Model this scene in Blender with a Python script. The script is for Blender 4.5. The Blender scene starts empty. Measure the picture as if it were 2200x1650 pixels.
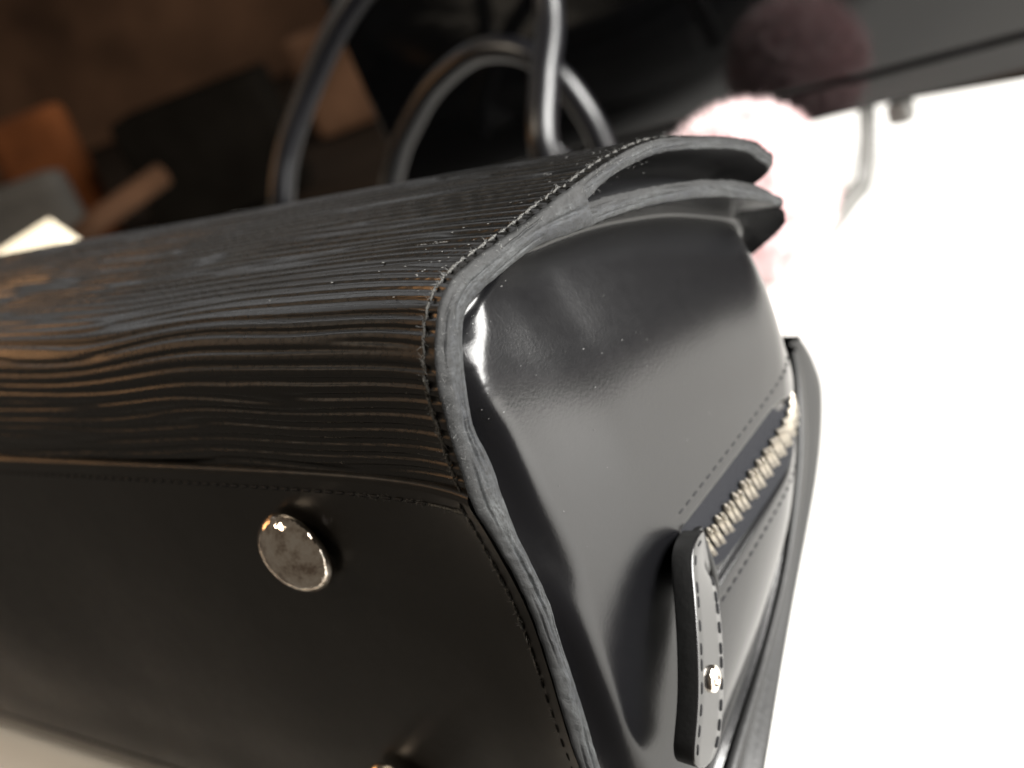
import bpy, bmesh, math, random
import numpy as np
from mathutils import Vector, Matrix

random.seed(4); RNG = np.random.default_rng(11)
scn = bpy.context.scene
COL = scn.collection

# ---------------------------------------------------------------- camera frame
# bag frame: t = along the bag away from the near end, w = front panel -> back panel,
# h = bottom -> top opening (millimetres).  World: x=-t, y=h, z=ZT-w, table at z=0.
FPX = 2655.0; D0 = 170.0; ZT = 135.6
def nrm(v): return v / np.linalg.norm(v)
AL = nrm(np.array([-3100., -75, 2655])); AW = np.array([2418., -6000, 2655])
AW = nrm(AW - AL * (AW @ AL)); AH = np.cross(AL, AW); AH = AH if AH[2] > 0 else -AH
C0 = np.array([(935 - 1100) / FPX * D0, (825 - 680) / FPX * D0, D0])

def WV(p):
    """bag mm (t,w,h) array -> world metres"""
    p = np.asarray(p, float)
    return np.stack([-p[..., 0], p[..., 2], ZT - p[..., 1]], -1) * 1e-3
def at(px, py, depth):
    """pixel of the photograph + distance along the view axis (mm) -> bag mm"""
    p = np.array([(px - 1100) / FPX * depth, (825 - py) / FPX * depth, depth]) - C0
    return np.array([p @ AL, p @ AW, p @ AH])
def wat(px, py, depth): return Vector(WV(at(px, py, depth)))

cam_d = bpy.data.cameras.new('camera'); cam = bpy.data.objects.new('camera', cam_d); COL.objects.link(cam)
scn.camera = cam
camp = WV(np.array([-(C0 @ AL), -(C0 @ AW), -(C0 @ AH)]))
def dirw(v): return np.array([-(v @ AL), v @ AH, -(v @ AW)])
r_ = dirw(np.array([1., 0, 0])); u_ = dirw(np.array([0, 1., 0])); f_ = dirw(np.array([0, 0, 1.]))
cam.matrix_world = Matrix(((r_[0], u_[0], -f_[0], camp[0]), (r_[1], u_[1], -f_[1], camp[1]),
                           (r_[2], u_[2], -f_[2], camp[2]), (0, 0, 0, 1)))
cam_d.sensor_width = 36; cam_d.lens = 36 * FPX / 2200
cam_d.clip_start = .005; cam_d.clip_end = 50
cam_d.dof.use_dof = True; cam_d.dof.focus_distance = .186; cam_d.dof.aperture_fstop = 14.5

# ---------------------------------------------------------------- world, lamps, exposure
world = bpy.data.worlds.new('World'); scn.world = world; world.use_nodes = True
bg = world.node_tree.nodes['Background']
bg.inputs[0].default_value = (1, .86, .70, 1); bg.inputs[1].default_value = .12
scn.view_settings.view_transform = 'Standard'; scn.view_settings.look = 'None'
scn.view_settings.exposure = 0; scn.view_settings.gamma = 1

def area(name, loc, target, size, power, color, sizey=None, spread=None):
    d = bpy.data.lights.new(name, 'AREA'); d.energy = power; d.color = color
    d.shape = 'RECTANGLE'; d.size = size; d.size_y = sizey or size
    if spread: d.spread = spread
    o = bpy.data.objects.new(name, d); COL.objects.link(o); o.location = loc
    o.rotation_euler = (Vector(target) - Vector(loc)).to_track_quat('-Z', 'Y').to_euler()
    return o
area('window_light', (1.1, .5, .62), (.05, .15, 0), 1.0, 112, (1, .985, .95), .8)
area('far_window', (-1.45, .75, 1.12), (-.1, .1, .1), 1.2, 2.0, (.95, .97, 1), .6)
area('warm_lamp', (-1.0, -.09, .40), (-.2, 0, .12), .22, .75, (1, .50, .20))
area('front_fill', (-.6, -.62, 1.1), (-.15, 0, 0), .4, 8, (1, .86, .68))  # added warm fill, brightens the table at front left

# ---------------------------------------------------------------- materials
def mat(name, base=(.5, .5, .5), rough=.5, metal=0, spec=.5, coat=0, coat_r=.1):
    m = bpy.data.materials.new(name); m.use_nodes = True
    b = m.node_tree.nodes['Principled BSDF']
    b.inputs['Base Color'].default_value = (*base, 1); b.inputs['Roughness'].default_value = rough
    b.inputs['Metallic'].default_value = metal; b.inputs['Specular IOR Level'].default_value = spec
    b.inputs['Coat Weight'].default_value = coat; b.inputs['Coat Roughness'].default_value = coat_r
    return m
def N(m, typ, **kw):
    n = m.node_tree.nodes.new(typ)
    for k, v in kw.items():
        if k in n.inputs: n.inputs[k].default_value = v
        else: setattr(n, k, v)
    return n
def LK(m, a, b): m.node_tree.links.new(a, b)
def noise(m, scale, detail=4, rough=.55, stretch=None, uv=False):
    tc = N(m, 'ShaderNodeTexCoord'); mp = N(m, 'ShaderNodeMapping')
    LK(m, tc.outputs['UV' if uv else 'Object'], mp.inputs[0])
    if stretch: mp.inputs['Scale'].default_value = stretch
    n = N(m, 'ShaderNodeTexNoise', Scale=scale, Detail=detail, Roughness=rough)
    LK(m, mp.outputs[0], n.inputs['Vector']); return n
def ramp(m, src, stops):
    r = N(m, 'ShaderNodeValToRGB'); e = r.color_ramp.elements
    while len(e) < len(stops): e.new(.5)
    for k, (p, c) in zip(e, stops): k.position = p; k.color = c if len(c) == 4 else (*c, 1)
    LK(m, src, r.inputs[0]); return r
def bsdf(m): return m.node_tree.nodes['Principled BSDF']
def bump(m, src, strength, dist, prev=None):
    b = N(m, 'ShaderNodeBump', Strength=strength, Distance=dist); LK(m, src, b.inputs['Height'])
    if prev: LK(m, prev.outputs[0], b.inputs['Normal'])
    LK(m, b.outputs[0], bsdf(m).inputs['Normal']); return b

def g3(v): return (v, v, v)
M = {}
m = M['epi'] = mat('grained_leather', (.0035, .0034, .0032), .36, spec=.5)
n = noise(m, 900, 5); r = ramp(m, n.outputs[0], [(.3, g3(.25)), (.75, g3(.35))]); LK(m, r.outputs[0], bsdf(m).inputs['Roughness'])
b1 = bump(m, n.outputs[0], .12, .0001)
m = M['smooth'] = mat('smooth_leather', (.003, .003, .0035), .2, spec=.37)
n = noise(m, 420, 6, .6); r = ramp(m, n.outputs[0], [(.3, g3(.215)), (.8, g3(.245))]); LK(m, r.outputs[0], bsdf(m).inputs['Roughness'])
n2 = noise(m, 1700, 4); b1 = bump(m, n2.outputs[0], .28, .00008)
n3 = noise(m, 55, 2); bump(m, n3.outputs[0], .05, .0012, b1)
m = M['bottom'] = mat('bottom_leather', (.0045, .004, .0034), .3, spec=.5)
n = noise(m, 300, 6, .6); r = ramp(m, n.outputs[0], [(.3, g3(.29)), (.8, g3(.38))]); LK(m, r.outputs[0], bsdf(m).inputs['Roughness'])
n2 = noise(m, 2600, 3); b1 = bump(m, n2.outputs[0], .10, .00006)
n3 = noise(m, 22, 2); bump(m, n3.outputs[0], .10, .006, b1)

# raw, worn edge of the leather stack: UV.x along the edge (mm), UV.y across it (0..1)
m = M['edge'] = mat('worn_leather_edge', (.1, .11, .12), .62, spec=.35)
na = noise(m, 1, 6, .62, (.4, 6, 1), True)          # long fibres
nb = noise(m, 1, 6, .7, (1.7, 3.2, 1), True)        # scuffs
nc = noise(m, 1, 3, .5, (.08, .8, 1), True)         # broad wear
ra = ramp(m, na.outputs[0], [(.36, g3(.003)), (.47, (.008, .009, .0095)), (.57, (.017, .0185, .0195)), (.75, (.048, .051, .052))])
rb = ramp(m, nb.outputs[0], [(.42, g3(0)), (.66, g3(1))])
rc = ramp(m, nc.outputs[0], [(.40, g3(0)), (.60, g3(1))])
mx = N(m, 'ShaderNodeMixRGB', blend_type='MIX'); LK(m, rb.outputs[0], mx.inputs[0]); LK(m, ra.outputs[0], mx.inputs[1]); mx.inputs[2].default_value = (.022, .0235, .0245, 1)
mx2 = N(m, 'ShaderNodeMixRGB', blend_type='MULTIPLY'); mx2.inputs[0].default_value = 1
rc2 = ramp(m, nc.outputs[0], [(.36, (.40, .42, .50)), (.62, (1, 1.0, .99))])
LK(m, mx.outputs[0], mx2.inputs[1]); LK(m, rc2.outputs[0], mx2.inputs[2])
tce = N(m, 'ShaderNodeTexCoord'); sxe = N(m, 'ShaderNodeSeparateXYZ'); LK(m, tce.outputs['UV'], sxe.inputs[0])
ade = N(m, 'ShaderNodeMath', operation='MULTIPLY_ADD'); LK(m, nc.outputs[0], ade.inputs[0]); ade.inputs[1].default_value = .5; LK(m, sxe.outputs['Y'], ade.inputs[2])
rd = ramp(m, ade.outputs[0], [(.32, g3(.10)), (.50, g3(.35)), (.70, g3(1.3))])          # painted outer roll, bare grey core
mx3 = N(m, 'ShaderNodeMixRGB', blend_type='MULTIPLY'); mx3.inputs[0].default_value = 1; LK(m, mx2.outputs[0], mx3.inputs[1]); LK(m, rd.outputs[0], mx3.inputs[2])
ne = noise(m, 1, 6, .7, (1.1, 16, 1), True); re_ = ramp(m, ne.outputs[0], [(.40, g3(.08)), (.51, g3(1))])   # cracks between the fibres
mx4 = N(m, 'ShaderNodeMixRGB', blend_type='MULTIPLY'); mx4.inputs[0].default_value = 1; LK(m, mx3.outputs[0], mx4.inputs[1]); LK(m, re_.outputs[0], mx4.inputs[2])
LK(m, mx4.outputs[0], bsdf(m).inputs['Base Color'])
b1 = bump(m, na.outputs[0], .2, .0003); nd = noise(m, 1, 5, .7, (3.5, 14, 1), True); b1 = bump(m, nb.outputs[0], .4, .0003, b1); bump(m, nd.outputs[0], .5, .0002, b1)

m = M['lining'] = mat('leather_flesh_side', (.008, .008, .009), .75, spec=.2)
m = M['thread'] = mat('frayed_thread', (.13, .125, .115), .85, spec=.2)
n = noise(m, 2500, 3); r = ramp(m, n.outputs[0], [(.38, g3(.008)), (.68, (.10, .098, .092))]); LK(m, r.outputs[0], bsdf(m).inputs['Base Color'])
M['thread_dark'] = mat('black_thread', (.012, .012, .013), .8, spec=.2)
M['fuzz'] = mat('lint', (.2, .2, .195), .9, spec=.2)
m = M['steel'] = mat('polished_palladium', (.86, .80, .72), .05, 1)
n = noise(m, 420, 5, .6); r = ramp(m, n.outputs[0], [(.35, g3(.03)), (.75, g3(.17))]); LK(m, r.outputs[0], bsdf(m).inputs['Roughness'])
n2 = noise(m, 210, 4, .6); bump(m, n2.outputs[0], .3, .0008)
n3 = noise(m, 380, 5, .65); r = ramp(m, n3.outputs[0], [(.36, (.42, .34, .28)), (.5, (.80, .72, .63)), (.62, (.92, .86, .78))]); LK(m, r.outputs[0], bsdf(m).inputs['Base Color'])  # mottling painted into the colour, stands in for varied room reflections
m = M['brass'] = mat('pale_metal_teeth', (.42, .385, .33), .36, 1)
m = M['tape'] = mat('zip_tape', (.011, .0115, .014), .85, spec=.15)
tc = N(m, 'ShaderNodeTexCoord'); wv = N(m, 'ShaderNodeTexWave', Scale=900, Distortion=.6); wv.bands_direction = 'Y'
LK(m, tc.outputs['Object'], wv.inputs['Vector']); bump(m, wv.outputs[0], .5, .0003)
m = M['tab'] = mat('tab_leather', (.004, .004, .0045), .24, spec=.85)
n = noise(m, 1500, 4); bump(m, n.outputs[0], .12, .0001)
m = M['tabedge'] = mat('tab_painted_edge', (.006, .006, .006), .5, spec=.35)
n = noise(m, 700, 4); bump(m, n.outputs[0], .35, .0003)
m = M['handle'] = mat('handle_leather', (.003, .003, .004), .32, spec=.42)
m = M['table'] = mat('white_table', (.86, .85, .82), .45, spec=.3)
n = noise(m, 9, 5); r = ramp(m, n.outputs[0], [(.3, (.80, .785, .755)), (.7, (.88, .87, .845))]); LK(m, r.outputs[0], bsdf(m).inputs['Base Color'])
m = M['fur'] = mat('pink_fur', (.80, .50, .52), .8, spec=.2)
n = noise(m, 60, 3); r = ramp(m, n.outputs[0], [(.3, (.88, .68, .69)), (.7, (.92, .76, .765))]); LK(m, r.outputs[0], bsdf(m).inputs['Base Color'])
M['gloss'] = mat('gloss_black_screen', (.0012, .0012, .0013), .06, spec=.45)
M['blackplastic'] = mat('black_plastic', (.004, .004, .004), .9, spec=.0)
m = M['grey'] = mat('pale_grey_metal', (.085, .083, .078), .45, .0)
def plain(key, c, rough=.6, sc=30, var=.25):
    m = M[key] = mat(key, c, rough)
    n = noise(m, sc, 4); r = ramp(m, n.outputs[0], [(.3, tuple(x * (1 - var) for x in c)), (.7, tuple(x * (1 + var) for x in c))])
    LK(m, r.outputs[0], bsdf(m).inputs['Base Color']); return m
plain('wood', (.026, .013, .007), .8, 5, .6); plain('blackbox', (.003, .0025, .002), .9)
bsdf(M['blackbox']).inputs['Specular IOR Level'].default_value = 0
plain('orange', (.050, .016, .005), .8, 10, .8); plain('greycloth', (.036, .033, .029), .9, 10, .7); plain('cream', (.86, .76, .58), .7, 12, .05)
plain('darkwood', (.008, .005, .003), .85, 8); plain('tan', (.030, .015, .008), .7, 12, .7); plain('sleeve', (.02, .02, .022), .9)

for q in ('wood', 'darkwood', 'tan', 'orange', 'greycloth'): bsdf(M[q]).inputs['Specular IOR Level'].default_value = .04

# ---------------------------------------------------------------- helpers
def link(name, me, material, parent=None, smooth=True):
    o = bpy.data.objects.new(name, me); COL.objects.link(o)
    if material and not me.materials: me.materials.append(material)
    if smooth: me.polygons.foreach_set('use_smooth', [True] * len(me.polygons))
    if parent: o.parent = parent
    return o
def tag(o, label, cat=None, group=None, kind=None):
    if label: o['label'] = label
    if cat: o['category'] = cat
    if group: o['group'] = group
    if kind: o['kind'] = kind
    return o
def empty(name, loc=(0, 0, 0)):
    o = bpy.data.objects.new(name, None); COL.objects.link(o); o.location = loc; o.empty_display_size = .02
    return o
def grid(name, P, material, parent=None, uv=None, flip=False, close_v=False):
    """P: (nu,nv,3) world coordinates"""
    nu, nv = P.shape[:2]
    idx = np.arange(nu * nv).reshape(nu, nv)
    jn = nv if close_v else nv - 1
    j0 = np.arange(jn); j1 = (j0 + 1) % nv
    q = np.stack([idx[:-1][:, j0], idx[1:][:, j0], idx[1:][:, j1], idx[:-1][:, j1]], -1).reshape(-1, 4)
    if flip: q = q[:, ::-1]
    me = bpy.data.meshes.new(name); me.vertices.add(nu * nv); me.vertices.foreach_set('co', P.reshape(-1).astype(np.float32))
    nf = len(q); me.loops.add(nf * 4); me.loops.foreach_set('vertex_index', q.reshape(-1).astype(np.int32))
    me.polygons.add(nf); me.polygons.foreach_set('loop_start', np.arange(0, nf * 4, 4, dtype=np.int32))
    if uv is not None:
        l = me.uv_layers.new(name='UVMap'); l.data.foreach_set('uv', uv.reshape(-1, 2)[q.reshape(-1)].reshape(-1).astype(np.float32))
    me.update(calc_edges=True); me.validate()
    return link(name, me, material, parent)
def crom(K, n=None, s=None, per=12):
    """Catmull-Rom through the keys K; s = key positions to sample (default even)"""
    K = np.asarray(K, float); m_ = len(K)
    if s is None: s = np.linspace(0, m_ - 1, n or (m_ - 1) * per + 1)
    s = np.clip(s, 0, m_ - 1 - 1e-9); i = s.astype(int); f = (s - i)[:, None]
    g = lambda j: K[np.clip(j, 0, m_ - 1)]
    p0, p1, p2, p3 = g(i - 1), g(i), g(i + 1), g(i + 2)
    return .5 * ((2 * p1) + (-p0 + p2) * f + (2 * p0 - 5 * p1 + 4 * p2 - p3) * f ** 2 + (-p0 + 3 * p1 - 3 * p2 + p3) * f ** 3)
def tube(name, pts, rad, material, parent=None, nr=14, flat=1.0, caps=True):
    """round (or flattened) tube along world points"""
    pts = np.asarray(pts, float); n = len(pts); rad = np.broadcast_to(np.asarray(rad, float), (n,))
    T = np.gradient(pts, axis=0); T /= np.linalg.norm(T, axis=1)[:, None]
    up = np.array([0, 0, 1.]) if abs(T[0, 2]) < .9 else np.array([1., 0, 0]); A = []
    a = nrm(np.cross(T[0], up))
    for k in range(n):
        a = nrm(a - T[k] * (a @ T[k])); A.append(a)
    A = np.array(A); B = np.cross(T, A); th = np.linspace(0, 2 * np.pi, nr, endpoint=False)
    if caps:
        e0, e1 = pts[:1], pts[-1:]
        pts = np.concatenate([e0, e0, pts, e1, e1]); A = np.concatenate([A[:1], A[:1], A, A[-1:], A[-1:]]); B = np.concatenate([B[:1], B[:1], B, B[-1:], B[-1:]])
        rad = np.concatenate([[rad[0] * .001, rad[0] * .85], rad, [rad[-1] * .85, rad[-1] * .001]])
    P = pts[:, None] + rad[:, None, None] * (np.cos(th)[None, :, None] * A[:, None] + flat * np.sin(th)[None, :, None] * B[:, None])
    return grid(name, P, material, parent, close_v=True)
def bevbox(name, size, material, parent=None, bev=.002, seg=2):
    bm = bmesh.new(); bmesh.ops.create_cube(bm, size=1); bmesh.ops.scale(bm, vec=size, verts=bm.verts)
    bmesh.ops.bevel(bm, geom=bm.edges[:], offset=bev, segments=seg, affect='EDGES', profile=.6)
    me = bpy.data.meshes.new(name); bm.to_mesh(me); bm.free()
    return link(name, me, material, parent, False)
def polydist(w, h, poly):
    """distance from points to a polyline"""
    best = np.full(w.shape, 1e9)
    for a, b in zip(poly[:-1], poly[1:]):
        d = b - a; L2 = d @ d + 1e-12
        k = np.clip(((w - a[0]) * d[0] + (h - a[1]) * d[1]) / L2, 0, 1)
        best = np.minimum(best, (w - a[0] - k * d[0]) ** 2 + (h - a[1] - k * d[1]) ** 2)
    return np.sqrt(best)
def sm(x, a, b):
    x = np.clip((x - a) / (b - a), 0, 1); return x * x * (3 - 2 * x)
def vnoise(x, y, seed, oct=4):
    """cheap sum-of-sines noise in about -1..1"""
    r = np.random.default_rng(seed); o = np.zeros_like(x); a = 1; tot = 0
    for k in range(oct):
        for _ in range(5):
            th = r.uniform(0, 2 * np.pi); f = 2 ** k * r.uniform(.7, 1.4)
            o = o + a * np.sin(f * (np.cos(th) * x + np.sin(th) * y) + r.uniform(0, 6.28))
        tot += a * 2.2; a *= .55
    return o / tot

# ---------------------------------------------------------------- table
tb = bevbox('table_top', (3.4, .530, .03), M['table'], bev=.004); tb.location = (.1, .240, -.015)
tb.name = 'table'; tag(tb, 'white table top under the black handbag', None, None, 'structure')
bn = bevbox('sideboard_top', (4.2, 1.8, .03), M['darkwood'], bev=.004); bn.location = (-.2, 1.42, -.018)
tag(bn, 'dark wooden sideboard top beyond the white table', None, None, 'structure')

# ================================================================ HANDBAG
bag = empty('handbag', WV(np.array([205., 120, 60]))); bag.location.z = 0
tag(bag, 'black leather handbag lying on its back panel, grained front and smooth end', 'handbag')
BAGINV = Matrix.Translation(-bag.location)
def P_(o):     # parent keeping world placement
    o.parent = bag; o.matrix_parent_inverse = BAGINV; return o
def SUB(o, p):
    o.parent = p; o.matrix_parent_inverse = p.matrix_world.inverted() if False else Matrix.Identity(4); return o

LEN = 410.
# --- section curves (w,h): O at the near seam, G in the middle of the bag
OK = np.array([(30, -7.2), (25, -7.1), (21, -6.8), (15.8, -6.2), (11.7, -5.4), (8, -4.5), (4.4, -2.8), (1.2, -.5), (-1.2, 1.8), (-2.6, 4.8), (-3.2, 9), (-3.1, 16), (-2.8, 25),
      (-2.8, 34), (-2.5, 42), (-2.2, 49), (-1.2, 57), (.7, 66), (5.2, 77.7), (10.6, 90), (15.7, 98), (22.1, 103), (35, 112), (50, 118), (63, 121)], float)
GK = np.array([(31, -2.6), (26, -2.6), (21.5, -2.6), (16, -2.5), (11.8, -2.2), (8, -1.4), (4.4, .2), (1.6, 2.6), (-.2, 5.6), (-1.1, 9.4), (-1.5, 14), (-1.7, 20), (-1.8, 28), (-1.8, 36), (-1.7, 43), (-1.4, 50),
      (-.7, 58), (.9, 66), (5.2, 77.7), (10.6, 90), (16, 103), (24, 122), (38, 158), (56, 205), (66, 238)], float)
TOFF = np.array([0] * 21 + [3.5, 32, 52, 64], float)[:, None]
_q = np.linspace(0, 19, 2000); _a = np.concatenate([[0], np.cumsum(np.linalg.norm(np.diff(crom(GK, s=_q), axis=0), axis=1))])
su = np.concatenate([np.interp(np.linspace(0, _a[-1], 560, endpoint=False), _a, _q), np.linspace(19, 24, 60)])
Os = crom(OK, s=su); Gs = crom(GK, s=su); To = crom(np.repeat(TOFF, 2, 1), s=su)[:, 0]
tv = np.concatenate([np.linspace(0, 60, 110, endpoint=False), np.linspace(60, 200, 110, endpoint=False), np.linspace(200, LEN, 70)])
def body_pt(su_o, su_g, toff, t, hid):
    """front shell: blend from seam section to generic section; hid = how much a slower blend is used (upper hidden part)"""
    te = np.minimum(t, LEN - t)
    k = (1 - hid) * np.exp(-te / 13.) + hid * np.exp(-(te / 110.) ** 2)
    wh = su_g + (su_o - su_g) * k[..., None]
    return np.concatenate([(t + toff * np.exp(-te / 30.) * np.where(t < LEN / 2, 1, -1))[..., None], wh], -1)
TT, UU = np.meshgrid(tv, np.arange(len(su)))
hid = sm(su, 19, 22)[:, None] * np.ones_like(TT)
BP = body_pt(Os[:, None], Gs[:, None], To[:, None], TT, hid)          # (u,t,3) in (t,w,h)
# soft slump of the leather
BPs = BP.copy()
arc = np.concatenate([[0], np.cumsum(np.linalg.norm(np.diff(Gs, axis=0), axis=1))])
AA = arc[:, None] * np.ones_like(TT)
sl = vnoise(TT / 38., AA / 16., 5, 2) * sm(TT, 4, 40)
def normals(P):
    a = np.gradient(P, axis=0); b = np.gradient(P, axis=1); n = np.cross(a, b); return n / (np.linalg.norm(n, axis=-1, keepdims=True) + 1e-12)
NB = normals(BPs)
out = np.stack([np.zeros_like(TT), BPs[..., 1] - 70, BPs[..., 2] - 100], -1)
NB *= np.sign((NB * out).sum(-1, keepdims=True))
BPs += NB * (sl * .32)[..., None]
# long branching ridges of the grain: band-pass noise with natural forks
rg = np.random.default_rng(3); z = np.zeros_like(TT); AAw = AA + 1.7 * vnoise(TT / 22., AA / 17., 61, 2)
for k in range(70):
    ks = 2 * np.pi / 2.4 * (1 + rg.normal(0, .13)); kt = rg.normal(0, .05)
    z += np.cos(ks * AAw + kt * TT + rg.uniform(0, 6.283))
z /= math.sqrt(35)
wob = vnoise(TT / 14., AA / 5., 21, 3)
ridge = np.tanh(2.3 * (z + .38 + .05 * wob))
ampl = (.21 + .15 * sm(UU, 190, 260)) * (1 - .6 * np.exp(-TT / 1.2))
FB = BPs + NB * (ridge * ampl)[..., None]
front = P_(grid('front_panel', WV(FB), M['epi'])); tag(front, 'long grained black leather wrapping from front to bottom')
def front_surface(t, uk):
    """point + outward normal on the front shell at key position uk"""
    s = np.array([uk]); o = crom(OK, s=s); g = crom(GK, s=s); tf = crom(np.repeat(TOFF, 2, 1), s=s)[:, 0]
    f = lambda tt, oo, gg: body_pt(oo, gg, tf, np.array([tt]), sm(s, 19, 22))[0]
    p = f(t, o, g); s2 = s + .02; o2 = crom(OK, s=s2); g2 = crom(GK, s=s2)
    du = f(t, o2, g2) - p; dt = f(t + .2, o, g) - p
    n_ = nrm(np.cross(du, dt)); outv = np.array([0, p[1] - 70, p[2] - 100])
    return p, (n_ if n_ @ outv > 0 else -n_), nrm(du), nrm(dt)

# --- smooth bottom panel, overlapping the grained leather (rolled edge)
BW = np.array([(24.4, -2.6), (24.7, -3.5), (25.4, -3.9), (26.8, -4), (36, -4), (48, -4.1), (60, -4.2), (75, -4.2), (90, -4.1), (104, -4), (117, -4), (118.4, -3.9), (119.1, -3.5), (119.4, -2.6)], float)
BO = np.array([(24.6, -6.8), (24.9, -7.8), (25.6, -8.1), (27, -8.1), (33.6, -7.0), (46.1, -5.9), (57, -6.8), (73, -8.9), (90, -8.9), (104, -7.4), (115, -6.2), (116.4, -6.0), (117.1, -5.6), (117.4, -4.6)], float)
sb = np.concatenate([np.linspace(0, 3, 16, endpoint=False), np.linspace(3, 10, 90, endpoint=False), np.linspace(10, 13, 16)])
gW = crom(BW, s=sb); gO = crom(BO, s=sb); tb_ = np.concatenate([np.linspace(0, 60, 60, endpoint=False), np.linspace(60, LEN, 90)])
T2, U2 = np.meshgrid(tb_, np.arange(len(sb))); te = np.minimum(T2, LEN - T2)
k = np.exp(-te / 13.)[..., None]; wh = gW[:, None] + (gO - gW)[:, None] * k
und = vnoise(T2 / 30., wh[..., 0] / 22., 8, 2) * sm(np.minimum(wh[..., 0] - 24, 119 - wh[..., 0]), 1, 18) * sm(te, 2, 20)
wh = wh + np.stack([np.zeros_like(und), -.6 * und], -1)
bottom = P_(grid('bottom_panel', WV(np.concatenate([T2[..., None], wh], -1)), M['bottom']))
tag(bottom, 'smooth black bottom panel carrying the metal feet')
# --- back panel
BKO = np.array([(108, -5, 0), (116, -4.6, 0), (123, -3, 0), (127, 2, 0), (127, 10, 0), (124, 20, 0), (118, 35, 1.2), (114, 78, 13), (106, 121, 23), (96, 137.6, 26), (86, 140, 27), (76, 133, 25)], float)
BKG = np.array([(112, -2.6, 0), (119, -2.4, 0), (126, -1.4, 0), (131, 2.0, 0), (133.5, 8, 0), (134.3, 18, 0), (134.5, 40, 0), (134.6, 90, 0), (133, 140, 0), (126, 185, 0), (106, 220, 0), (74, 238, 0)], float)
s3 = np.linspace(0, 11, 150); o3 = crom(BKO, s=s3); g3_ = crom(BKG, s=s3)
t3 = np.concatenate([np.linspace(0, 60, 40, endpoint=False), np.linspace(60, LEN, 60)])
T3, U3 = np.meshgrid(t3, np.arange(len(s3))); te = np.minimum(T3, LEN - T3); k = np.exp(-te / 26.)[..., None]; ku = sm(s3, 6, 8)[:, None, None]; k = k * (1 - ku) + ku * np.exp(-(te / 120.) ** 2)[..., None]
wh = g3_[:, None, :2] + (o3 - g3_)[:, None, :2] * k
tt3 = T3 + o3[:, None, 2] * np.exp(-te / 60.) * np.where(T3 < LEN / 2, 1, -1)
P_(grid('back_panel', WV(np.concatenate([tt3[..., None], wh], -1)), M['epi']))

# --- raw edge of the near seam: main run, then the two lips where the layers part
EDGE = [((130, 4), (125, 8)), ((124, -2.5), (121, 2)), ((118, -4.5), (116, -.7)), ((105, -7), (104, -3)), ((92, -8.5), (93, -4.8)), ((82, -9), (85, -5.2)), ((73.2, -8.6), (79, -5)), ((65, -7.5), (70, -3.7)), ((57, -6.3), (61, -2.7)),
        ((51.8, -5.7), (54.5, -2.1)), ((46.1, -5.3), (48.9, -1.2)), ((39.9, -5.6), (42, -1.4)), ((33.6, -6.4), (35.8, -1.8)), ((27, -7.4), (28.7, -1.5)), ((21.3, -6.9), (23.2, -1)),
        ((15.8, -6.2), (17.3, -1.5)), ((11.7, -5.4), (13, -.3)), ((8, -4.5), (9.5, 1)), ((4.4, -2.8), (6.4, 2.5)), ((1.2, -.5), (4, 4)), ((-1.2, 1.8), (2.5, 5.6)), ((-2.6, 4.8), (1.7, 7.6)),
        ((-3.2, 9), (1.4, 11.3)), ((-3.1, 15.8), (1.3, 17.5)), ((-2.8, 25.3), (1.6, 25.5)), ((-2.8, 34), (3.4, 33)), ((-2.6, 40), (4.8, 39))]
UPL = [((-2.6, 40, 0), (.9, 39.5, 0)), ((-2.3, 48, 0), (.3, 47, 0)), ((-1.3, 57, 0), (1, 55.5, 0)), ((.7, 66, 0), (2.8, 64.5, 0)), ((5.2, 77.7, 0), (7.1, 76.4, 0)), ((10.6, 90, 0), (12.5, 88.8, 0)),
       ((15.7, 98, .3), (16.9, 95.2, .5)), ((22.1, 103, 3.5), (23, 101, 3.7)), ((35, 112, 32), (36, 110.5, 32)), ((50, 118, 52), (50.5, 117, 52))]
LOL = [((.9, 39.4, 0), (4.8, 39, 0)), ((3.1, 47.7, .2), (5.9, 44.5, .2)), ((5.7, 56, .3), (8.6, 54.5, .3)), ((8.5, 64.4, .3), (12.1, 65, .3)), ((13, 76.4, .3), (17, 77.5, .3)), ((19.1, 88.9, .3), (23.4, 90, .3)),
       ((25.4, 98, .8), (27.8, 97.3, .8)), ((29.2, 101.6, 3), (30.5, 100.6, 3)), ((39, 109, 28), (41, 108.4, 28)), ((52, 116, 46), (54, 115, 46))]
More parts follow.
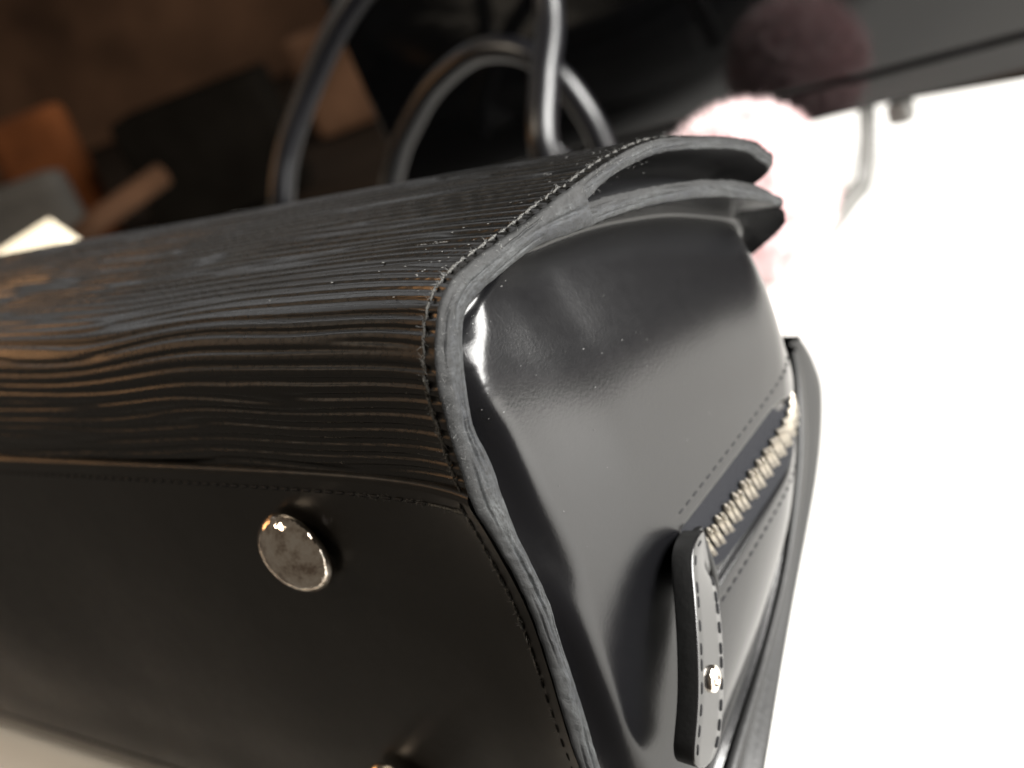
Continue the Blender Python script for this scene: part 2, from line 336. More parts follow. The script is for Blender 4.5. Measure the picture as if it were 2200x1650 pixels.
def edge_strip(name, K, seed, bulge=.75, n_per=26, nc=34, label=None):
    A_ = np.array([list(k[0]) + ([0] if len(k[0]) == 2 else []) for k in K], float); B_ = np.array([list(k[1]) + ([0] if len(k[1]) == 2 else []) for k in K], float)
    a = crom(A_, per=n_per); b = crom(B_, per=n_per); n = len(a)
    al = np.concatenate([[0], np.cumsum(np.linalg.norm(np.diff(a[:, :2], axis=0), axis=1))])
    c = np.linspace(0, 1, nc); wh = a[:, None] + (b - a)[:, None] * c[None, :, None]
    S, Cc = np.meshgrid(al, c, indexing='ij')
    prof = np.sin(np.pi * Cc) ** .55
    rough_ = .13 * vnoise(S / 1.1, Cc * 5, seed, 3) + .10 * vnoise(S / 6., Cc * 9, seed + 1, 2)
    t = wh[..., 2] - bulge * prof + rough_ * prof + .12
    groove = np.exp(-((Cc - .52 - .08 * np.sin(S / 9.)) / .06) ** 2) * (.35 + .3 * np.sin(S / 4.3 + seed))
    t += np.clip(groove, 0, 1) * .5 * (bulge / .75)
    for cc, fr, ph in ((.26, 5.7, 1.2), (.76, 7.9, 2.6)):
        g2 = np.exp(-((Cc - cc - .05 * np.sin(S / fr + ph)) / .035) ** 2) * np.clip(.1 + .9 * np.sin(S / (fr * .7) + ph * seed), 0, 1)
        t += g2 * .3 * (bulge / .75)
    uv = np.stack([S, Cc], -1)
    # ragged outline
    jit = .07 * vnoise(S / .8, S * 0 + seed, seed + 4, 3)
    P3 = np.stack([t, wh[..., 0] + jit * (Cc - .5) * 2, wh[..., 1] + jit * (.5 - Cc) * 2], -1)
    o = P_(grid(name, WV(P3), M['edge'], uv=uv)); 
    if label: tag(o, label)
    return o
edge_strip('seam_edge', EDGE, 31, 1.0, label='worn grey raw edge of the leather layers along the seam')
edge_strip('seam_edge', UPL, 47, .5, label='upper lip of the seam edge where the layers part')
edge_strip('seam_edge', LOL, 53, .55, label='lower lip of the seam edge where the layers part')
# dark pocket between the two lips
ua = crom(np.array([k[1] for k in UPL], float), 120); lb = crom(np.array([k[0] for k in LOL], float), 120)
rows = []
for c, dpt in ((0, 0.1), (.0, 3), (.06, 8), (.5, 16), (.94, 8), (1, 3), (1, .1)):
    q = ua + (lb - ua) * c; rows.append(np.stack([q[:, 2] + dpt, q[:, 0], q[:, 1]], -1))
P_(grid('seam_gap', WV(np.stack(rows, 1)), M['lining']))

# --- gusset (near end): Coons patch in (w,h) with its own relief in t
GL = np.array([(1.6, 7.4), (1.4, 11.3), (1.3, 17.5), (1.6, 25.5), (3.4, 33), (5, 39.5), (6, 44.5), (8.6, 54.5), (12.1, 65), (17, 77.5), (23.4, 90), (28.2, 98), (32, 101.5), (41, 109), (55, 116)], float)
GB = np.array([(1.6, 7.4), (2.5, 5.6), (4, 4), (6.4, 2.5), (9.5, 1), (13, -.3), (17.3, -1.5), (23.2, -1), (28.7, -1.5), (35.8, -1.8), (42, -1.4), (48.9, -1.2), (54.5, -2.1), (61, -2.7), (70, -3.7), (79, -5), (85, -5.2), (93, -4.8), (104, -3), (112, 0), (116, 6)], float)
GR = np.array([(116, 6), (114, 13), (108, 24.5), (106, 54), (101, 78), (92, 100), (82, 114.5), (74, 120)], float)
GT = np.array([(55, 116), (61, 118.5), (68, 120), (74, 120)], float)
GRt = (np.array([6, 13, 24.5, 54, 78, 100, 114.5, 121.]), np.array([0, 0, 1.1, 6.5, 10.6, 15.1, 18.8, 20.]))
CREASE = np.array([(4.9, 31), (5.5, 24), (6.4, 17.9), (8.3, 10.8), (9, 5.3), (8.6, 1)], float)
def byarc(K, n, bias=1):
    d = crom(K, per=20); a = np.concatenate([[0], np.cumsum(np.linalg.norm(np.diff(d, axis=0), axis=1))]); s = np.linspace(0, 1, n) ** bias * a[-1]
    return np.stack([np.interp(s, a, d[:, k]) for k in range(2)], -1)
plL, plB, plR = byarc(GL, 60), byarc(GB, 70), byarc(GR, 40)
RIDGE_A = crom(np.array([(9.2, 4.5), (10.5, 7), (17, 8.2), (26, 9), (42, 9.8), (61, 10), (80, 10.5)], float), 50)
RIDGE_B = crom(np.array([(22, 2.4), (35, 2.9), (49, 3.6), (67, 4.2), (89, 6.2), (106, 9)], float), 50)
def gus_t(w, h):
    # the fold at the seam corner: inside its crease the leather lies flat, level with the crease
    w_in = w; cw = np.interp(h, CREASE[::-1, 1], CREASE[::-1, 0]); inside = (w < cw) & (h < 31)
    dc = polydist(w, h, CREASE)
    w = np.where(inside, cw + .12 * (w - cw), w)
    df = polydist(w, h, plL); db = polydist(w, h, plB); dr = polydist(w, h, plR)
    # profile up from the bottom seam: deep tuck, then rolled ridge
    prof = 5.4 * sm(db, 0, 2.6) * (1 - sm(db, 2.6, 11.5)) + .6 * (1 - sm(db, 0, 2))
    dA = polydist(w, h, RIDGE_A); dB = polydist(w, h, RIDGE_B)
    prof = prof - 1.1 * np.exp(-(dA / 3.2) ** 2) * (1 - .8 * sm(w, 52, 72)) - 2.5 * np.exp(-(dB / 2.6) ** 2) * sm(w, 24, 60)
    side = np.interp(df, [0, .8, 2, 3.5], [.3, 1, .9, 0])
    kf = sm(h, 22, 34); deep = 13 * np.exp(-df / 20.) * (1 - np.exp(-df / .9)) * (.55 + .45 * sm(h, 8, 36)) + 2.0 * np.exp(-df / 26.) * (1 - np.exp(-df / 4.)) * (1 - sm(h, 14, 40))
    rimr = np.interp(dr, [0, .8, 2, 4, 7, 12], [.6, 2.2, 3.0, 2.0, .7, 0])
    base = np.maximum(prof * (1 - kf * .0), side * kf)
    base = base + deep
    base = base + np.where(inside, .05 * dc + .7 * sm(dc, 0, .5) - .2 * np.exp(-((w_in - 4.3) / 2.2) ** 2 - ((h - 8.5) / 3.0) ** 2), 0)
    # swelling of the panel, then the slope away towards the top of the bag
    x = np.clip(df / (df + np.abs(70 - w) + 1e-6), 0, 1)
    swell = np.where(w < 70, -1.6 * np.sin(np.pi * x) ** 1.2, 0) * sm(h, 10, 30)
    hs = np.where(w > 30, 98 - (w - 30) * .5, 100)
    tz = (.012 + .03 * (1 - sm(w, 45, 66))) * np.clip(h - hs, 0, 99) ** 2 + np.clip(h - hs, 0, 99) * .05
    wr = np.interp(h, GR[:, 1], GR[:, 0]); f = np.clip((w - 70) / np.maximum(wr - 70, 3), 0, 1)
    tr = np.interp(h, *GRt); mid = tz * (1 - f) + tr * f - 2.0 * np.sin(np.pi * f) * sm(h, 12, 30)
    t = base + np.where(w < 70, tz + swell, mid) + rimr * (f > 0) 
    zw = 8.0 * (1 - .85 * sm(h, 74, 98)); g = (1 - sm(np.abs(w - 69.3), zw - 1, zw)) * sm(h, 34.5, 35.8)
    t = t + 1.5 * g
    return t
nu, nv = 300, 260
bias_u = np.linspace(0, 1, nu) ** 1.35; bias_v = np.linspace(0, 1, nv) ** 1.35
def samp(K, q):
    d = crom(K, per=24); a = np.concatenate([[0], np.cumsum(np.linalg.norm(np.diff(d, axis=0), axis=1))]); s = q * a[-1]
    return np.stack([np.interp(s, a, d[:, k]) for k in range(2)], -1)
cB, cT = samp(GB, bias_u), samp(GT, bias_u); cL, cR = samp(GL, bias_v), samp(GR, bias_v)
U, V = bias_u[:, None, None], bias_v[None, :, None]
WHg = (1 - V) * cB[:, None] + V * cT[:, None] + (1 - U) * cL[None] + U * cR[None] - ((1 - U) * (1 - V) * cB[0] + U * (1 - V) * cB[-1] + (1 - U) * V * cT[0] + U * V * cT[-1])
Tg = gus_t(WHg[..., 0], WHg[..., 1])
crk = vnoise(WHg[..., 0] / .55, WHg[..., 1] / 2.2, 77, 3) * np.exp(-((WHg[..., 0] - 13) / 6) ** 2 - ((WHg[..., 1] - 6) / 4) ** 2) * .10
def smooth2(a, it):
    for _ in range(it):
        b = a.copy(); b[1:-1, 1:-1] = (a[1:-1, 1:-1] * 2 + a[:-2, 1:-1] + a[2:, 1:-1] + a[1:-1, :-2] + a[1:-1, 2:]) / 6; a = b
    return a
gx = (np.abs(WHg[..., 0] - 69.3) < 10) & (WHg[..., 1] > 32)
Tg = np.where(gx, smooth2(Tg, 1), smooth2(Tg, 10 ) * np.exp(-((WHg[..., 0] - 6) / 8) ** 2 - ((WHg[..., 1] - 14) / 16) ** 2) + smooth2(Tg, 45) * (1 - np.exp(-((WHg[..., 0] - 6) / 8) ** 2 - ((WHg[..., 1] - 14) / 16) ** 2))) + crk
gusset = P_(grid('end_gusset', WV(np.stack([Tg, WHg[..., 0], WHg[..., 1]], -1)), M['smooth']))
tag(gusset, 'smooth glossy black gusset closing the end of the bag')
# back edge strip (outer flange and painted edge)
bs = crom(np.array([(121, 4, 0), (117, 14, 0), (110, 24.5, 1), (107.5, 54, 6.5), (102.5, 78, 10.6), (93.5, 100, 15), (84, 115, 18.8), (74, 121, 20)], float), 120)
br = crom(np.array([(130, 6, 0), (125, 20, 0), (118, 35, 1.2), (114, 78, 13.2), (106, 121, 23), (96, 137.6, 26), (87, 140, 27), (76, 133, 25)], float), 120)
rows = []
for c, d in ((0, 1.2), (0, .2), (.12, -.5), (.3, .1), (.42, 1.6), (.55, 1.8), (.68, .5), (.8, -.5), (.9, -.7), (1, -.2), (1.02, 1.0)):
    q = bs + (br - bs) * c; rows.append(np.stack([q[:, 2] + d, q[:, 0], q[:, 1]], -1))
P_(grid('back_seam_edge', WV(np.stack(rows, 1)), M['tabedge']))
# plain far end gusset
fg = np.concatenate([crom(GK, 60), crom(BKG[:, :2], 60)[::-1]])
cen = fg.mean(0); P3 = np.stack([np.stack([np.full(len(fg), LEN - 1 - 6 * (1 - c) ** .5), cen[0] + (fg[:, 0] - cen[0]) * c, cen[1] + (fg[:, 1] - cen[1]) * c], -1) for c in (1, .9, .6, .3, .02)], 0)
P_(grid('far_gusset', WV(P3), M['smooth'], close_v=True))
# zip tape over the top (hidden behind the front panel's curve) so the opening is closed
tt = np.linspace(30, LEN - 30, 60); hh = 121 + 117 * (1 - np.exp(-(np.minimum(tt - 22, LEN - 22 - tt) / 85.) ** 1.3))
P_(grid('top_zip_tape', WV(np.stack([np.stack([tt, np.full_like(tt, w), hh - .02 * (w - 69) ** 2 * .2], -1) for w in np.linspace(58, 82, 8)], 1)), M['tape']))

# --- zip on the gusset
zip_root = bpy.data.objects.new('end_zip', None); COL.objects.link(zip_root); P_(zip_root); tag(zip_root, None)
hz = np.linspace(34.5, 119, 90); wz = np.linspace(-7.2, 7.2, 9)
Hh, Ww = np.meshgrid(hz, wz, indexing='ij'); Ww = Ww * (1 - .85 * sm(Hh, 74, 98)) + 69.3
tz = gus_t(np.full_like(hz, 69.3), hz)[:, None] - .35 - .35 * np.exp(-((Ww - 69.3) / 2.5) ** 2)
tape = grid('zip_tape', WV(np.stack([tz, Ww, Hh], -1)), M['tape']); tape.parent = bag; tape.matrix_parent_inverse = BAGINV
bpy.data.objects.remove(zip_root)
bm = bmesh.new(); bmesh.ops.create_cube(bm, size=1); bmesh.ops.scale(bm, vec=(.0013, .0010, .0058), verts=bm.verts)
bmesh.ops.bevel(bm, geom=bm.edges[:], offset=.00045, segments=2, affect='EDGES')
tooth_me = bpy.data.meshes.new('zip_tooth'); bm.to_mesh(tooth_me); bm.free(); tooth_me.materials.append(M['brass'])
tooth_me.polygons.foreach_set('use_smooth', [True] * len(tooth_me.polygons))
h = 39.6; k = 0
while h < 91:
    t0 = float(gus_t(np.array([69.3]), np.array([h]))[0]); t1 = float(gus_t(np.array([69.3]), np.array([h + 1.0]))[0])
    o = bpy.data.objects.new('zip_tooth', tooth_me); COL.objects.link(o)
    o.location = Vector(WV(np.array([t0 - 1.2, 69.6 + (.35 if k % 2 else -.35), h])))
    tdir = nrm(WV(np.array([t1 - t0, 0, 1.0])) - WV(np.zeros(3)))     # along the zip
    zax = Vector((0, 0, 1)); yax = Vector(tdir); xax = yax.cross(zax).normalized(); zax = xax.cross(yax)
    R = Matrix((xax, yax, zax)).transposed().to_4x4() @ Matrix.Rotation(math.radians(17), 4, 'X')
    o.matrix_world = Matrix.Translation(o.location) @ R
    o.parent = tape
    step = 1.85; h += step / math.sqrt(1 + (t1 - t0) ** 2); k += 1
# stop bar at the lower end
def cap_mesh(name, length, rad, material, seg=8):
    n = 9; y = np.linspace(-1, 1, n); r = rad * np.sqrt(np.clip(1 - np.abs(y) ** 4, 0.0004, 1))
    th = np.linspace(0, 2 * np.pi, seg, endpoint=False)
    P = np.stack([r[:, None] * np.cos(th), (y * length / 2)[:, None] + 0 * th, r[:, None] * np.sin(th)], -1)
    o = grid(name, P, material, close_v=True); me = o.data; bpy.data.objects.remove(o); return me
st_me = [cap_mesh('stitch', .0031, .00024 + .00005 * q, M['thread']) for q in range(3)]
std_me = cap_mesh('stitch', .0021, .00027, M['thread_dark'])
def place(me, name, p, ydir, ndir, parent, lift=0, scale=1):
    """p in bag mm; directions in bag axes"""
    y = Vector(nrm(WV(ydir) - WV(np.zeros(3)))); nn = Vector(nrm(WV(ndir) - WV(np.zeros(3))))
    x = y.cross(nn).normalized(); nn = x.cross(y)
    R = Matrix((x, y, nn)).transposed().to_4x4()
    o = bpy.data.objects.new(name, me); COL.objects.link(o)
    o.matrix_world = Matrix.Translation(Vector(WV(p + ndir * lift))) @ R @ Matrix.Scale(scale, 4)
    o.parent = parent
    if parent is bag: o.matrix_parent_inverse = BAGINV
    return o
# --- seam stitches along the grained panel, then along the bottom panel
keyl = crom(OK, s=np.linspace(1.2, 20.6, 900)); al = np.concatenate([[0], np.cumsum(np.linalg.norm(np.diff(keyl, axis=0), axis=1))])
rs = np.random.default_rng(9); s_ = .5
while s_ < al[-1] - 1:
    uk = np.interp(s_, al, np.linspace(1.2, 20.6, 900)); p, n_, du, dt = front_surface(2.5 + rs.normal(0, .1), uk)
    yd = du + dt * rs.normal(.2, .1); place(st_me[rs.integers(3)], 'stitch', p, nrm(yd), n_, front, .16 + rs.normal(0, .05), rs.uniform(.85, 1.1)); s_ += 2.6
def bottom_pt(t, w):
    te = min(t, LEN - t); k = math.exp(-te / 13.)
    h0 = np.interp(w, BW[3:11, 0], BW[3:11, 1]); h1 = np.interp(w, BO[3:11, 0], BO[3:11, 1])
    return np.array([t, w, h0 + (h1 - h0) * k])
w = 27.5
while w < 112:
    p = bottom_pt(2.6, w); q = bottom_pt(2.6, w + .5); place(st_me[rs.integers(3)] if w < 60 else std_me, 'stitch', p + np.array([rs.normal(0, .08), 0, 0]), nrm(q - p), np.array([0, 0, -1.]), bottom, .05, .85); w += 2.75
t = 4.0
while t < 330:
    p = bottom_pt(t, 27.9 + .3 * math.exp(-t / 13)); q = bottom_pt(t + .5, 27.9 + .3 * math.exp(-(t + .5) / 13))
    place(st_me[rs.integers(3)] if t < 12 else std_me, 'stitch', p, nrm(q - p), np.array([0, 0, -1.]), bottom, .1, 1); t += 2.8
t = 120.
while t < 330:
    p = bottom_pt(t, 116.2); place(std_me, 'stitch', p, np.array([1., 0, 0]), np.array([0, 0, -1.]), bottom, .1, 1); t += 2.8
# stitches beside the zip
for wq in (58.6, 80.0):
    hq = 36.5
    while hq < 92:
        t0, t1 = gus_t(np.array([wq, wq]), np.array([hq, hq + .6])); d = nrm(np.array([t1 - t0, 0, .6]))
        place(std_me, 'stitch', np.array([t0, wq, hq]), d, nrm(np.array([-1, 0, (t1 - t0) / .6])), gusset, -.06, .85); hq += 2.7

# --- leather tab at the end of the zip
TAB = [((-1.5, 67.5, 37.5)), (-3.2, 67.5, 33.0), (-5.2, 71.0, 28.5), (-6.6, 76.5, 23.6), (-7.2, 82.5, 18.9), (-7.0, 88.0, 14.6), (-6.4, 92.0, 11.6)]
tc_ = crom(np.array(TAB, float) + np.array([0, -2.0, -2.9]), 40)
nt = len(tc_); Tn = np.gradient(tc_, axis=0); Tn /= np.linalg.norm(Tn, axis=1)[:, None]
tw = np.cross(Tn, np.array([-1., .10, .12])); tw /= np.linalg.norm(tw, axis=1)[:, None]; tn = np.cross(tw, Tn)
tn *= np.sign(tn @ np.array([-1., 0, 0]))[:, None]
tw *= np.sign(tw @ np.array([0, 1., 1.]))[:, None]
alt = np.concatenate([[0], np.cumsum(np.linalg.norm(np.diff(tc_, axis=0), axis=1))]); LT = alt[-1]
def tabw(a): # half width along the length, rounded at the tip
    return 5.6 * np.sqrt(np.clip(1 - np.clip((a - (LT - 5.2)) / 5.2, 0, 1) ** 2.4, .0009, 1)) * (1 - .28 * (1 - sm(a, 0, 6)))
hw = tabw(alt); TH = 3.9
rnd = [(-1, .12), (-1, .5), (-1, .88), (-.985, .97), (-.94, 1), (-.5, 1), (0, 1), (.5, 1), (.94, 1), (.985, .97), (1, .88), (1, .5), (1, .12), (.985, .03), (.94, 0), (0, 0), (-.94, 0), (-.985, .03)]
P3 = np.stack([tc_ + tw * (hw * a)[:, None] + tn * (TH * (b - .5)) for a, b in rnd], 1)
P3 = np.concatenate([np.repeat(P3[:1].mean(1, keepdims=True), len(rnd), 1), P3, np.repeat(P3[-1:].mean(1, keepdims=True), len(rnd), 1)], 0)
tab = P_(grid('zip_tab', WV(P3), M['tab'], close_v=True)); tab.data.materials.append(M['tabedge'])
nface = len(rnd)
mi = np.zeros((P3.shape[0] - 1, nface), int); mi[:, [0, 1, 10, 11, 12, 16]] = 1; mi[:, -1] = 1; mi[-1] = 1
tab.data.polygons.foreach_set('material_index', mi.reshape(-1).astype(np.int32)); tab.data.update()
tag(tab, 'folded leather tab with stitched rim at the end of the zip')
a = 3.2
while a < LT - 1.6:
    i = int(np.argmin(np.abs(alt - a)))
    for sgn in (-1, 1):
        off = max(hw[i] - 1.25, .6)
        j = min(i + 1, nt - 1); j0 = max(i - 1, 0)
        d = (tc_[j] + tw[j] * sgn * max(hw[j] - 1.25, .3)) - (tc_[j0] + tw[j0] * sgn * max(hw[j0] - 1.25, .3))
        place(std_me, 'stitch', tc_[i] + tw[i] * sgn * off + tn[i] * TH / 2, nrm(d), tn[i], tab, .0, 1.0)
    a += 3.1
def lathe(name, prof, material, nr=40):
    th = np.linspace(0, 2 * np.pi, nr, endpoint=False); pr = np.asarray(prof, float)
    P = np.stack([pr[:, :1] * np.cos(th), pr[:, :1] * np.sin(th), pr[:, 1:] + 0 * th], -1) * 1e-3
    o = grid(name, P, material, close_v=True); me = o.data; bpy.data.objects.remove(o); return me
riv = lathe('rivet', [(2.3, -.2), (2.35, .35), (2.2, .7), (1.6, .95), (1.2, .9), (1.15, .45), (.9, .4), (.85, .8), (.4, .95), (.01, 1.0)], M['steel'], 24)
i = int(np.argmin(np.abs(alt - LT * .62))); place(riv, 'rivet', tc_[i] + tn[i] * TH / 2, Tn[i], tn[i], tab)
# end stop of the zip, a thin folded leather keeper beside the tab
kp = crom(np.array([(-1.0, 63, 37.6), (-1.6, 68, 36.9), (-1.4, 73, 36.6), (-.6, 77.2, 36.4)], float), 20)
kpt = tube('zip_keeper', WV(kp), np.full(len(kp), .0009), M['tabedge'], nr=10); P_(kpt)

# --- domed metal feet
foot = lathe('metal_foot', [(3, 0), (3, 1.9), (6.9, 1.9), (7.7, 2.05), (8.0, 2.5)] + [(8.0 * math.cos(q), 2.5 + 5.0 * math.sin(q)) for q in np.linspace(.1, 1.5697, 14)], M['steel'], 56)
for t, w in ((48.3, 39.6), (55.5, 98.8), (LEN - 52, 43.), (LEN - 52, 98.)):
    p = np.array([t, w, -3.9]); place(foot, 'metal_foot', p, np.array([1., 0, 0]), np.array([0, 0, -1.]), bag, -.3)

# --- handles
def handle(name, K, rad, label, tabs):
    c = crom(np.array(K, float), per=14); rr = np.full(len(c), rad)
    o = P_(tube(name, WV(c), rr, M['handle'], nr=20)); tag(o, label)
    for p, q in tabs:
        d = crom(np.array([p, (np.array(p) + np.array(q)) / 2, q], float), 12)
        tt_ = tube('handle_tab', WV(d), np.linspace(rad * 1.1, rad * 1.6, len(d)), M['handle'], nr=16, flat=.5); tt_.parent = o
FH = [(288, 62, 212), (279, 44, 206), (272, 24, 215), (257, 3, 228), (236, -17, 240), (212, -30, 250), (192, -33, 255), (170, -28, 256), (152, -12, 252), (146, 6, 240), (143, 22, 222), (141, 40, 208), (140, 60, 212)]
handle('handle', FH, .0052, 'front carrying handle arching up from the grained panel', [((280, 46, 206), (284, 64, 222)), ((141, 40, 208), (142, 60, 222))])
BH = [(292, 84, 276), (285, 66, 271), (270, 49, 270), (258, 39, 270), (237, 25, 270), (214, 16.3, 270), (199, 15.5, 270), (184, 20.3, 270), (173, 31.8, 270), (167, 45, 270), (164, 60, 270), (162, 84, 268)]
handle('handle', BH, .0050, 'far carrying handle lying behind the front one', [((288, 70, 270), (286, 92, 232)), ((164, 66, 269), (166, 92, 232))])

# --- lint, frayed fibres and scuff flakes on the worn corner
V_, F_ = [], []
def flake(p, d, n_, l, wd):
    s = np.cross(d, n_); q = len(V_)
    for a, b in ((-1, -1), (1, -.6), (.8, 1), (-.9, .7)):
        V_.append(WV(p + d * l * a * .5 + s * wd * b * .5 + n_ * .12 * (1 if b > 0 else .6)))
    V_.append(WV(p + n_ * (.12 + wd * .4)))
    for a in range(4): F_.append((q + a, q + (a + 1) % 4, q + 4))
rf = np.random.default_rng(21)
for k in range(85):
    t = 3 + abs(rf.normal(0, 14)); uk = rf.uniform(8, 18); p, n_, du, dt = front_surface(t, uk)
    flake(p + n_ * .12, nrm(dt + du * rf.normal(0, .15)), n_, rf.uniform(.2, .75) * (1.8 if k % 17 == 0 else 1), rf.uniform(.10, .26))
p, n_, du, dt = front_surface(18, 11.3)
for k in range(12):
    p, n_, du, dt = front_surface(14 + k * .75, 11.35 + .02 * math.sin(k)); flake(p + n_ * .15, dt, n_, .75, .16)
for k in range(16):
    w, h = CREASE[1] + (CREASE[4] - CREASE[1]) * rf.uniform(-.1, 1) + rf.normal(0, .9, 2) + np.array([1.1, .6])
    tg = float(gus_t(np.array([w]), np.array([h]))[0]); flake(np.array([tg, w, h]), nrm(np.array([0, rf.normal(), rf.normal()])), np.array([-1., 0, 0]), rf.uniform(.1, .28), rf.uniform(.06, .14))
for k in range(34):
    w, h = rf.uniform(8, 50), rf.uniform(6, 60); tg = float(gus_t(np.array([w]), np.array([h]))[0])
    flake(np.array([tg, w, h]), nrm(np.array([0, rf.normal(), rf.normal()])), np.array([-1., 0, 0]), rf.uniform(.08, .25), rf.uniform(.05, .12))
me = bpy.data.meshes.new('scuff_flakes'); me.from_pydata([tuple(v) for v in V_], [], F_); me.update()
fl = P_(link('scuff_flakes', me, M['fuzz'])); fl['kind'] = 'stuff'
V_, F_ = [], []
def fibre(p, d, l, r=.035):
    q0 = len(V_); segs = 5; b = nrm(rf.normal(0, 1, 3)); x = nrm(np.cross(d, b)); y = np.cross(d, x); c1 = rf.normal(0, .6); 
    for s in range(segs):
        f = s / (segs - 1); c = p + d * l * f + x * c1 * l * f * f
        for a in range(3): V_.append(WV(c + r * (1 - .6 * f) * (math.cos(a * 2.094) * x + math.sin(a * 2.094) * y)))
    for s in range(segs - 1):
        for a in range(3): F_.append((q0 + s * 3 + a, q0 + s * 3 + (a + 1) % 3, q0 + s * 3 + 3 + (a + 1) % 3, q0 + s * 3 + 3 + a))
for k in range(520):
    uk = rf.uniform(1.2, 20); p, n_, du, dt = front_surface(2.4 + rf.normal(0, .22), uk); fibre(p + n_ * .2, nrm(du * rf.choice([-1, 1]) + .8 * rf.normal(0, 1, 3) * .6 + n_ * .3), rf.uniform(.35, 1.1))
for k in range(160):
    p = bottom_pt(2.6 + rf.normal(0, .2), rf.uniform(26, 70)); fibre(p, nrm(np.array([rf.normal(), rf.normal() * 1.5, -.5])), rf.uniform(.3, .9))
for k in range(150):
    t = rf.uniform(3, 30); p = bottom_pt(t, 27.9 + .3 * math.exp(-t / 13) + rf.normal(0, .15)); fibre(p, nrm(np.array([rf.normal() * 1.5, rf.normal(), -.4])), rf.uniform(.3, .8))
for k in range(420):
    uk = rf.uniform(1.5, 17); o_ = crom(OK, s=np.array([uk]))[0]; fibre(np.array([-.4 + rf.normal(0, .3), o_[0] + abs(rf.normal(0, 1.6)), o_[1] + abs(rf.normal(0, 1.2))]), nrm(np.array([-.4, rf.normal(), rf.normal()])), rf.uniform(.2, .8), .022)
me = bpy.data.meshes.new('frayed_fibres'); me.from_pydata([tuple(v) for v in V_], [], F_); me.update()
fl = P_(link('frayed_fibres', me, M['fuzz'])); fl['kind'] = 'stuff'

# ================================================================ fluffy pink ball lying on the table behind the bag
pc = WV(at(1606, 420, 489.)); PR = .0358; pc[2] = PR
ball = empty('fluffy_ball', Vector((pc[0], pc[1], 0))); tag(ball, 'fluffy pale pink fur ball on the table behind the parted seam', 'fur ball')
BI = Matrix.Translation(-ball.location)
bm = bmesh.new(); bmesh.ops.create_icosphere(bm, subdivisions=4, radius=PR * .8)
for v in bm.verts: v.co *= 1 + .05 * math.sin(v.co.x * 310 + 1) * math.sin(v.co.y * 270) * math.cos(v.co.z * 240)
me = bpy.data.meshes.new('core'); bm.to_mesh(me); bm.free()
o = link('core', me, M['fur']); o.location = Vector(pc); o.parent = ball; o.matrix_parent_inverse = BI
rp = np.random.default_rng(5); nf = 13000
D = rp.normal(0, 1, (nf, 3)); D /= np.linalg.norm(D, axis=1)[:, None]
S1 = np.cross(D, rp.normal(0, 1, (nf, 3))); S1 /= np.linalg.norm(S1, axis=1)[:, None]
ln = PR * rp.uniform(.16, .30, nf)[:, None]; lean = S1 * ln * rp.normal(0, .45, (nf, 1)); S2 = np.cross(D, S1)
b0 = D * PR * .76; b1 = b0 + D * ln * .6 + lean * .4; b2 = b0 + D * ln + lean
b2[:, 2] = np.maximum(b2[:, 2], -PR + .0004); b1[:, 2] = np.maximum(b1[:, 2], -PR + .0004)
wd = .00032
V = np.stack([b0 - S2 * wd, b0 + S2 * wd, b1 - S2 * wd * .8, b1 + S2 * wd * .8, b2], 1).reshape(-1, 3)
q = np.arange(nf)[:, None] * 5; F = [tuple(x) for x in (q + np.array([[0, 1, 3, 2]])).tolist()] + [tuple(x) for x in (q + np.array([[2, 3, 4]])).tolist()]
me = bpy.data.meshes.new('fur'); me.from_pydata(V.tolist(), [], F); me.update()
o = link('fur', me, M['fur']); o.location = Vector(pc); o.parent = ball; o.matrix_parent_inverse = BI; o['kind'] = 'stuff'

# ================================================================ glossy black flat screen on a curved foot, behind the ball
pn = nrm(np.array([.2685, -.0443, .962]))           # plane normal in bag axes (t,w,h)
cam_b = np.array([-(C0 @ AL), -(C0 @ AW), -(C0 @ AH)])
def onplane(px, py, d0=396.):
    r = at(px, py, 1000.) - cam_b; k = (d0 - cam_b @ pn) / (r @ pn); return cam_b + r * k
e1 = onplane(2330, 118); e_ = onplane(1740, 266); ex = nrm(e1 - e_); e0 = e1 - ex * 560.
kx = min(np.linspace(200, 900, 400), key=lambda q_: abs((lambda p: 1100 + FPX * p[0] / p[2])(C0 + (e1 - ex * q_)[0] * AL + (e1 - ex * q_)[1] * AW + (e1 - ex * q_)[2] * AH) - 905))
e0 = e1 - ex * kx
ey = np.cross(ex, pn); ey = ey if ey[1] < 0 else -ey
mon = empty('flat_screen', Vector(WV((e0 + e1) / 2))); mon.location.z = 0
tag(mon, 'glossy black flat screen raised on a pale curved foot', 'screen')
MI = Matrix.Translation(-mon.location)
Wd = np.linalg.norm(e1 - e0); Hd = 320.; nx = (WV(ex) - WV(np.zeros(3))); ny = (WV(ey) - WV(np.zeros(3))); nz = (WV(pn) - WV(np.zeros(3)))
def mbox(name, cx, cy, cz, sx, sy, sz, material, bev):
    o = bevbox(name, (sx * 1e-3, sy * 1e-3, sz * 1e-3), material, bev=bev)
    X, Y, Z = Vector(nrm(nx)), Vector(nrm(ny)), Vector(nrm(nz))
    if X.cross(Y).dot(Z) < 0: Y = -Y; cy_s = 1
    c = e0 + ex * cx + ey * cy + pn * cz
    o.matrix_world = Matrix.Translation(Vector(WV(c))) @ Matrix((X, Y, Z)).transposed().to_4x4()
    o.parent = mon; o.matrix_parent_inverse = MI; return o
mbox('screen', Wd / 2, Hd / 2 + 15.5, 7, Wd, Hd, 12, M['gloss'], .0012)
mbox('bezel', Wd / 2, 7, 7.4, Wd, 14, 14, M['gloss'], .0015)
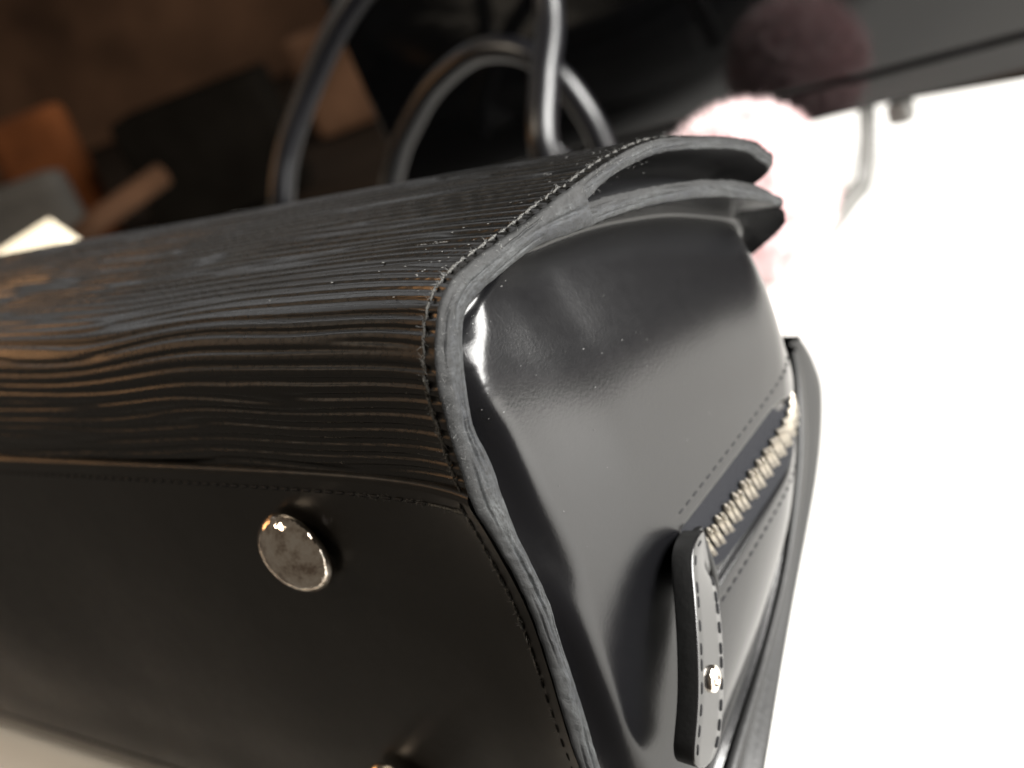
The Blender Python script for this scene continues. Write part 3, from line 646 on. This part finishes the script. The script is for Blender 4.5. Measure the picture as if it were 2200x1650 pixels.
p = onplane(1936, 240, 400); o = bevbox('foot_clip', (.010, .010, .009), M['grey'], bev=.002); o.location = Vector(WV(p)); o.parent = mon; o.matrix_parent_inverse = MI
ja = [onplane(1862, 216, 404), onplane(1864, 300, 398), onplane(1858, 380, 390), onplane(1838, 440, 376), onplane(1800, 488, 352), onplane(1740, 530, 325)]
jc = crom(np.array(ja), 60); jw = WV(jc); jw[:, 2] = np.maximum(jw[:, 2], .0028)
fo = tube('stand_foot', jw, np.full(len(jc), .0066), M['grey'], nr=16, flat=.4); fo.parent = mon; fo.matrix_parent_inverse = MI
j2 = np.array([onplane(1200, 400, 404), onplane(1196, 440, 398), onplane(1180, 480, 380)]); jc2 = crom(j2, 30); jw2 = WV(jc2); jw2[:, 2] = np.linspace(.06, .0022, 30)
fo2 = tube('stand_foot', jw2, np.full(30, .0046), M['grey'], nr=12, flat=.45); fo2.parent = mon; fo2.matrix_parent_inverse = MI

# ================================================================ out-of-focus things on the far side of the table
def stand(name, px0, px1, py_top, depth, thick, material, label, cat, yaw=0, bev=.006, lean=0):
    """upright box standing on the table whose face spans px0..px1 and reaches py_top"""
    a = WV(at(px0, py_top, depth)); b = WV(at(px1, py_top, depth))
    top = max((a[2] + b[2]) / 2, .02); wd = np.linalg.norm((b - a)[:2])
    o = bevbox(name, (wd, thick, top), material, bev=bev)
    c = (a + b) / 2; ang = math.atan2(b[1] - a[1], b[0] - a[0])
    o.location = (c[0], c[1] + thick / 2, top / 2 + .0005); o.rotation_euler = (lean, 0, ang + yaw)
    tag(o, label, cat); return o
cab = stand('wooden_cabinet', -900, 1400, -260, 1750, .25, M['wood'], 'dark brown wooden cabinet standing behind everything at the far side', 'cabinet')
bx = stand('black_box', 165, 540, 225, 980, .05, M['blackbox'], 'low dark carton standing in front of the brown cabinet', 'box')
og = stand('orange_pouch', -90, 110, 262, 1050, .03, M['orange'], 'rust orange pouch beside the dark carton', 'pouch', bev=.012)
gc = stand('grey_cushion', -140, 110, 415, 900, .03, M['greycloth'], 'grey cloth bundle in front of the rust orange pouch', 'cloth', bev=.012)
tn_ = stand('tan_wallet', 560, 830, 55, 1150, .03, M['tan'], 'tan brown leather folder behind the carton', 'folder', bev=.008)
# cream paper folded into a tent
a, b, c = WV(at(-60, 575, 700)), WV(at(158, 560, 700)), WV(at(84, 482, 700))
pts = []
for p in (a, b): pts += [p, p + np.array([0, .04, 0])]
me = bpy.data.meshes.new('paper_tent'); top = c + np.array([0, .007, 0])
f0, f1 = np.array([a[0], a[1], 0.001]), np.array([b[0], b[1], .001]); g0, g1 = f0 + np.array([0, .014, 0]), f1 + np.array([0, .014, 0])
vs = [f0, f1, g1, g0, a, b, b + np.array([0, .014, 0]), a + np.array([0, .014, 0]), top]
me.from_pydata([tuple(v) for v in vs], [], [(0, 3, 2, 1), (0, 1, 5, 4), (1, 2, 6, 5), (2, 3, 7, 6), (3, 0, 4, 7), (4, 5, 8), (5, 6, 8), (6, 7, 8), (7, 4, 8)]); me.update()
pt = link('paper_box', me, M['cream'], smooth=False); tag(pt, 'cream paper box with a peaked top beyond the grained panel', 'box')
# brown stick leaning
stc = tube('wooden_stick', [wat(120, 560, 860), wat(215, 470, 880), wat(350, 375, 905)], [.009, .009, .009], M['tan'], nr=12)
tag(stc, 'slim brown stick leaning against the dark carton', 'stick')
bpy.context.view_layer.update()
